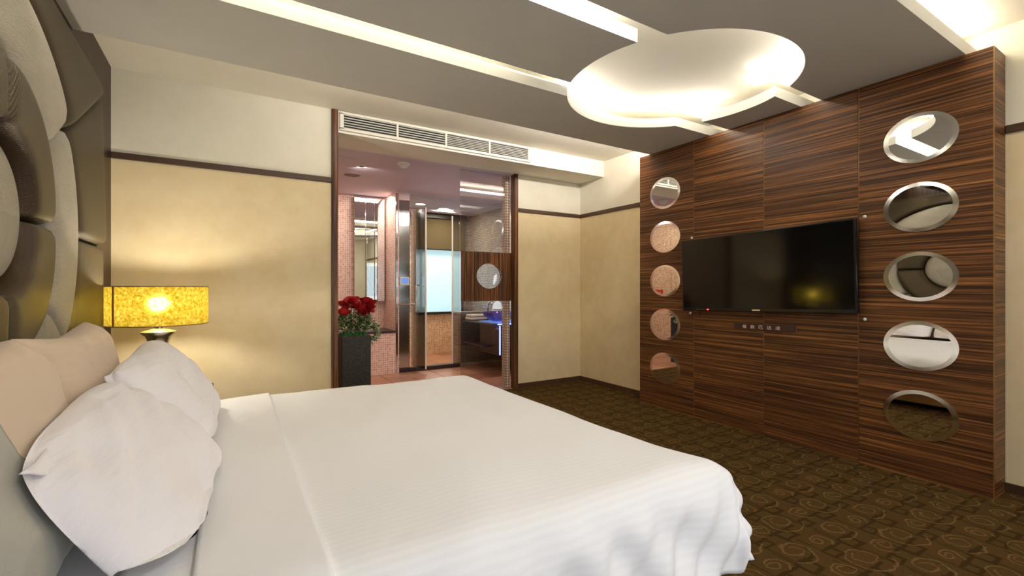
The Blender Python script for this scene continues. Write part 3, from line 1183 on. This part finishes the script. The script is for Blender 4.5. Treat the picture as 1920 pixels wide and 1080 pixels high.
# vanity
vn = thing('vanity', (3.2, 5.45, 0), 'dark floating vanity with blue edge lighting behind the glass', 'vanity')
ob('counter', B(-.42, .375, -.47, .42, .630, .655, bev=.004), 'stone', vn)
ob('cabinet', B(-.31, .375, -.45, .10, .245, .630, bev=.004), 'cabinet', vn)
ob('shelf', B(-.42, -.31, -.2, .42, .34, .36), 'stone', vn)
ob('glass_top', B(-.36, .37, -.475, .02, .655, .665), 'lcd', vn)
ob('light_strip', B(-.32, -.310, -.458, -.448, .26, .625), 'led', vn)
ob('edge_light', B(-.36, .375, -.478, -.472, .640, .652), 'led', vn)
bw = thing('wash_basin', (3.02, 5.30, .665), 'violet glass wash bowl standing on the vanity', 'basin')
ob('bowl', lathe(bmesh.new(), [(.07, 0), (.13, .03), (.18, .075), (.205, .12), (.199, .122), (.172, .077), (.12, .036), (.03, .012)], 40), 'bowl', bw, 40)
ob('drain', lathe(bmesh.new(), [(.022, .012), (.022, .018), (.01, .019)], 16), 'chrome', bw)
point('basin_led', (2.84, 4.94, .60), .25, (.15, .2, 1), .02)
fc = thing('basin_tap', (3.05, 5.62, .656), 'chrome swan-neck tap behind the violet bowl', 'tap')
ob('spout', tube(bmesh.new(), [(0, 0, 0), (0, 0, .2), (0, -.03, .24), (0, -.10, .25), (0, -.13, .22)], .011, 10), 'chrome', fc, 'all')
ob('lever', tube(bmesh.new(), [(.0, .0, .14), (-.06, .0, .19)], .006, 8), 'chrome', fc)
for k in range(2):
    o = ob('folded_towel', B(-.13, .13, -.09, .09, 0, .04, bev=.016, seg=3), 'towel', None, 40)
    o.location = (2.93 + .01 * k, 5.74, .656 + .0405 * k)
    tag(o, ('lower' if k == 0 else 'upper') + ' cream folded towel stacked beside the violet bowl', 'towel', 'folded towels on the vanity')
# red notice on the mosaic wall, seen in a mirror
nt = thing('red_notice', (.6, 5.32, 1.0), 'small red notice on the tan mosaic wall, seen in the left mirrors', 'notice')
ob('sheet', B(0, .004, -.10, .10, -.07, .07), 'redsign', nt)
bm = bmesh.new()
for k in range(3):
    box(bm, .004, .005, -.06, .05 - .02 * k, .025 - .025 * k, .032 - .025 * k)
ob('print_lines', bm, 'letter', nt)

# ------------------------------------------------------------------ planter with roses
pl = thing('planter', (1.0, 4.50, 0), 'tall square dark grey planter with artificial red roses inside the bathroom opening', 'planter')
ob('box', B(-.13, .13, -.13, .13, 0, .66, bev=.006), 'planter', pl)
mo = bmesh.new()
for k in range(120):
    x, y = random.uniform(-.115, .115), random.uniform(-.115, .115)
    a = random.uniform(0, 6.3)
    tube(mo, [(x, y, .655), (x + .012 * cos(a), y + .012 * sin(a), .69)], [.006, .001], 4)
tag(ob('moss', mo, 'moss', pl), kind='stuff')
lf = {'leaf': bmesh.new(), 'leaf_pale': bmesh.new(), 'blade': bmesh.new()}


def leaf(bm, p, d, L_, wd):
    d = Vector(d).normalized()
    s_ = d.orthogonal().normalized()
    s_.rotate(Matrix.Rotation(random.uniform(0, 6.3), 3, d))
    n = d.cross(s_)
    p = Vector(p)
    q = [p, p + d * L_ * .45 + s_ * wd + n * .004, p + d * L_ + n * -.008, p + d * L_ * .45 - s_ * wd + n * .004, p + d * L_ * .5 - n * .004]
    v = [bm.verts.new(k) for k in q]
    bm.faces.new((v[0], v[1], v[4]))
    bm.faces.new((v[1], v[2], v[4]))
    bm.faces.new((v[2], v[3], v[4]))
    bm.faces.new((v[3], v[0], v[4]))


for k in range(640):
    a = random.uniform(0, 6.3)
    r = random.uniform(.02, .16)
    z = .70 + random.uniform(0, .19) * (1 - .3 * r / .16)
    m_ = random.choice(['leaf', 'leaf_pale', 'blade', 'blade', 'leaf'])
    leaf(lf[m_], (r * cos(a), r * sin(a), z), (cos(a), sin(a), random.uniform(-.3, .8)), random.uniform(.03, .055), .012)
for k in range(110):                       # ivy trailing over the right-hand edge
    f = random.random()
    x, y = .135 + .05 * sin(pi * f) + random.uniform(-.015, .03), -.12 + random.uniform(-.03, .16)
    leaf(lf[random.choice(['leaf', 'leaf_pale', 'leaf'])], (x, y, .80 - .20 * f), (random.uniform(-.2, 1), -.4, random.uniform(-1, .2)), .04, .011)
for m_, nm in (('leaf', 'foliage'), ('leaf_pale', 'pale_foliage'), ('blade', 'dark_foliage')):
    tag(ob(nm, lf[m_], m_, pl), kind='stuff')
ros = [(-.09, -.05, .90), (-.03, .02, .965), (.0, -.07, .93), (.06, .03, .93), (.11, -.02, .975), (.13, -.06, .92), (-.06, .08, .94), (.09, -.09, .875),
       (.15, .03, .90), (-.11, -.10, .87), (.05, -.10, .91), (-.04, -.09, .975), (.16, -.05, .955), (-.10, .0, .95), (.02, .08, .975)]
for (x, y, z) in ros:
    bm = bmesh.new()
    for ring in range(4):
        for k in range(5):
            a = 2 * pi * k / 5 + ring * .7
            r0 = .010 + .013 * ring
            hh = .056 - .006 * ring
            ps = []
            for i in range(4):
                for j in range(4):
                    aa = a + (j - 1.5) / 1.5 * (.75)
                    rr = r0 * (.35 + .65 * (i / 3) ** .5) + (.010 * (i / 3) ** 3) * ring / 2
                    ps.append(bm.verts.new((rr * cos(aa), rr * sin(aa), hh * i / 3 * (1 - .12 * abs(j - 1.5)) - .018)))
            for i in range(3):
                for j in range(3):
                    bm.faces.new((ps[i * 4 + j], ps[i * 4 + j + 1], ps[(i + 1) * 4 + j + 1], ps[(i + 1) * 4 + j]))
    bmesh.ops.rotate(bm, cent=(0, 0, 0), matrix=Matrix.Rotation(random.uniform(-.5, .9), 3, 'X') @ Matrix.Rotation(random.uniform(-.5, .5), 3, 'Y'), verts=bm.verts)
    o = ob('rose_bloom', bm, 'red', pl, 'all')
    o.location = (x, y, z)
    st = ob('rose_stem', tube(bmesh.new(), [(-x * .4, -y * .4, -.26), (0, 0, -.012)], .003, 5), 'blade', o)

print('objects', len(bpy.data.objects))
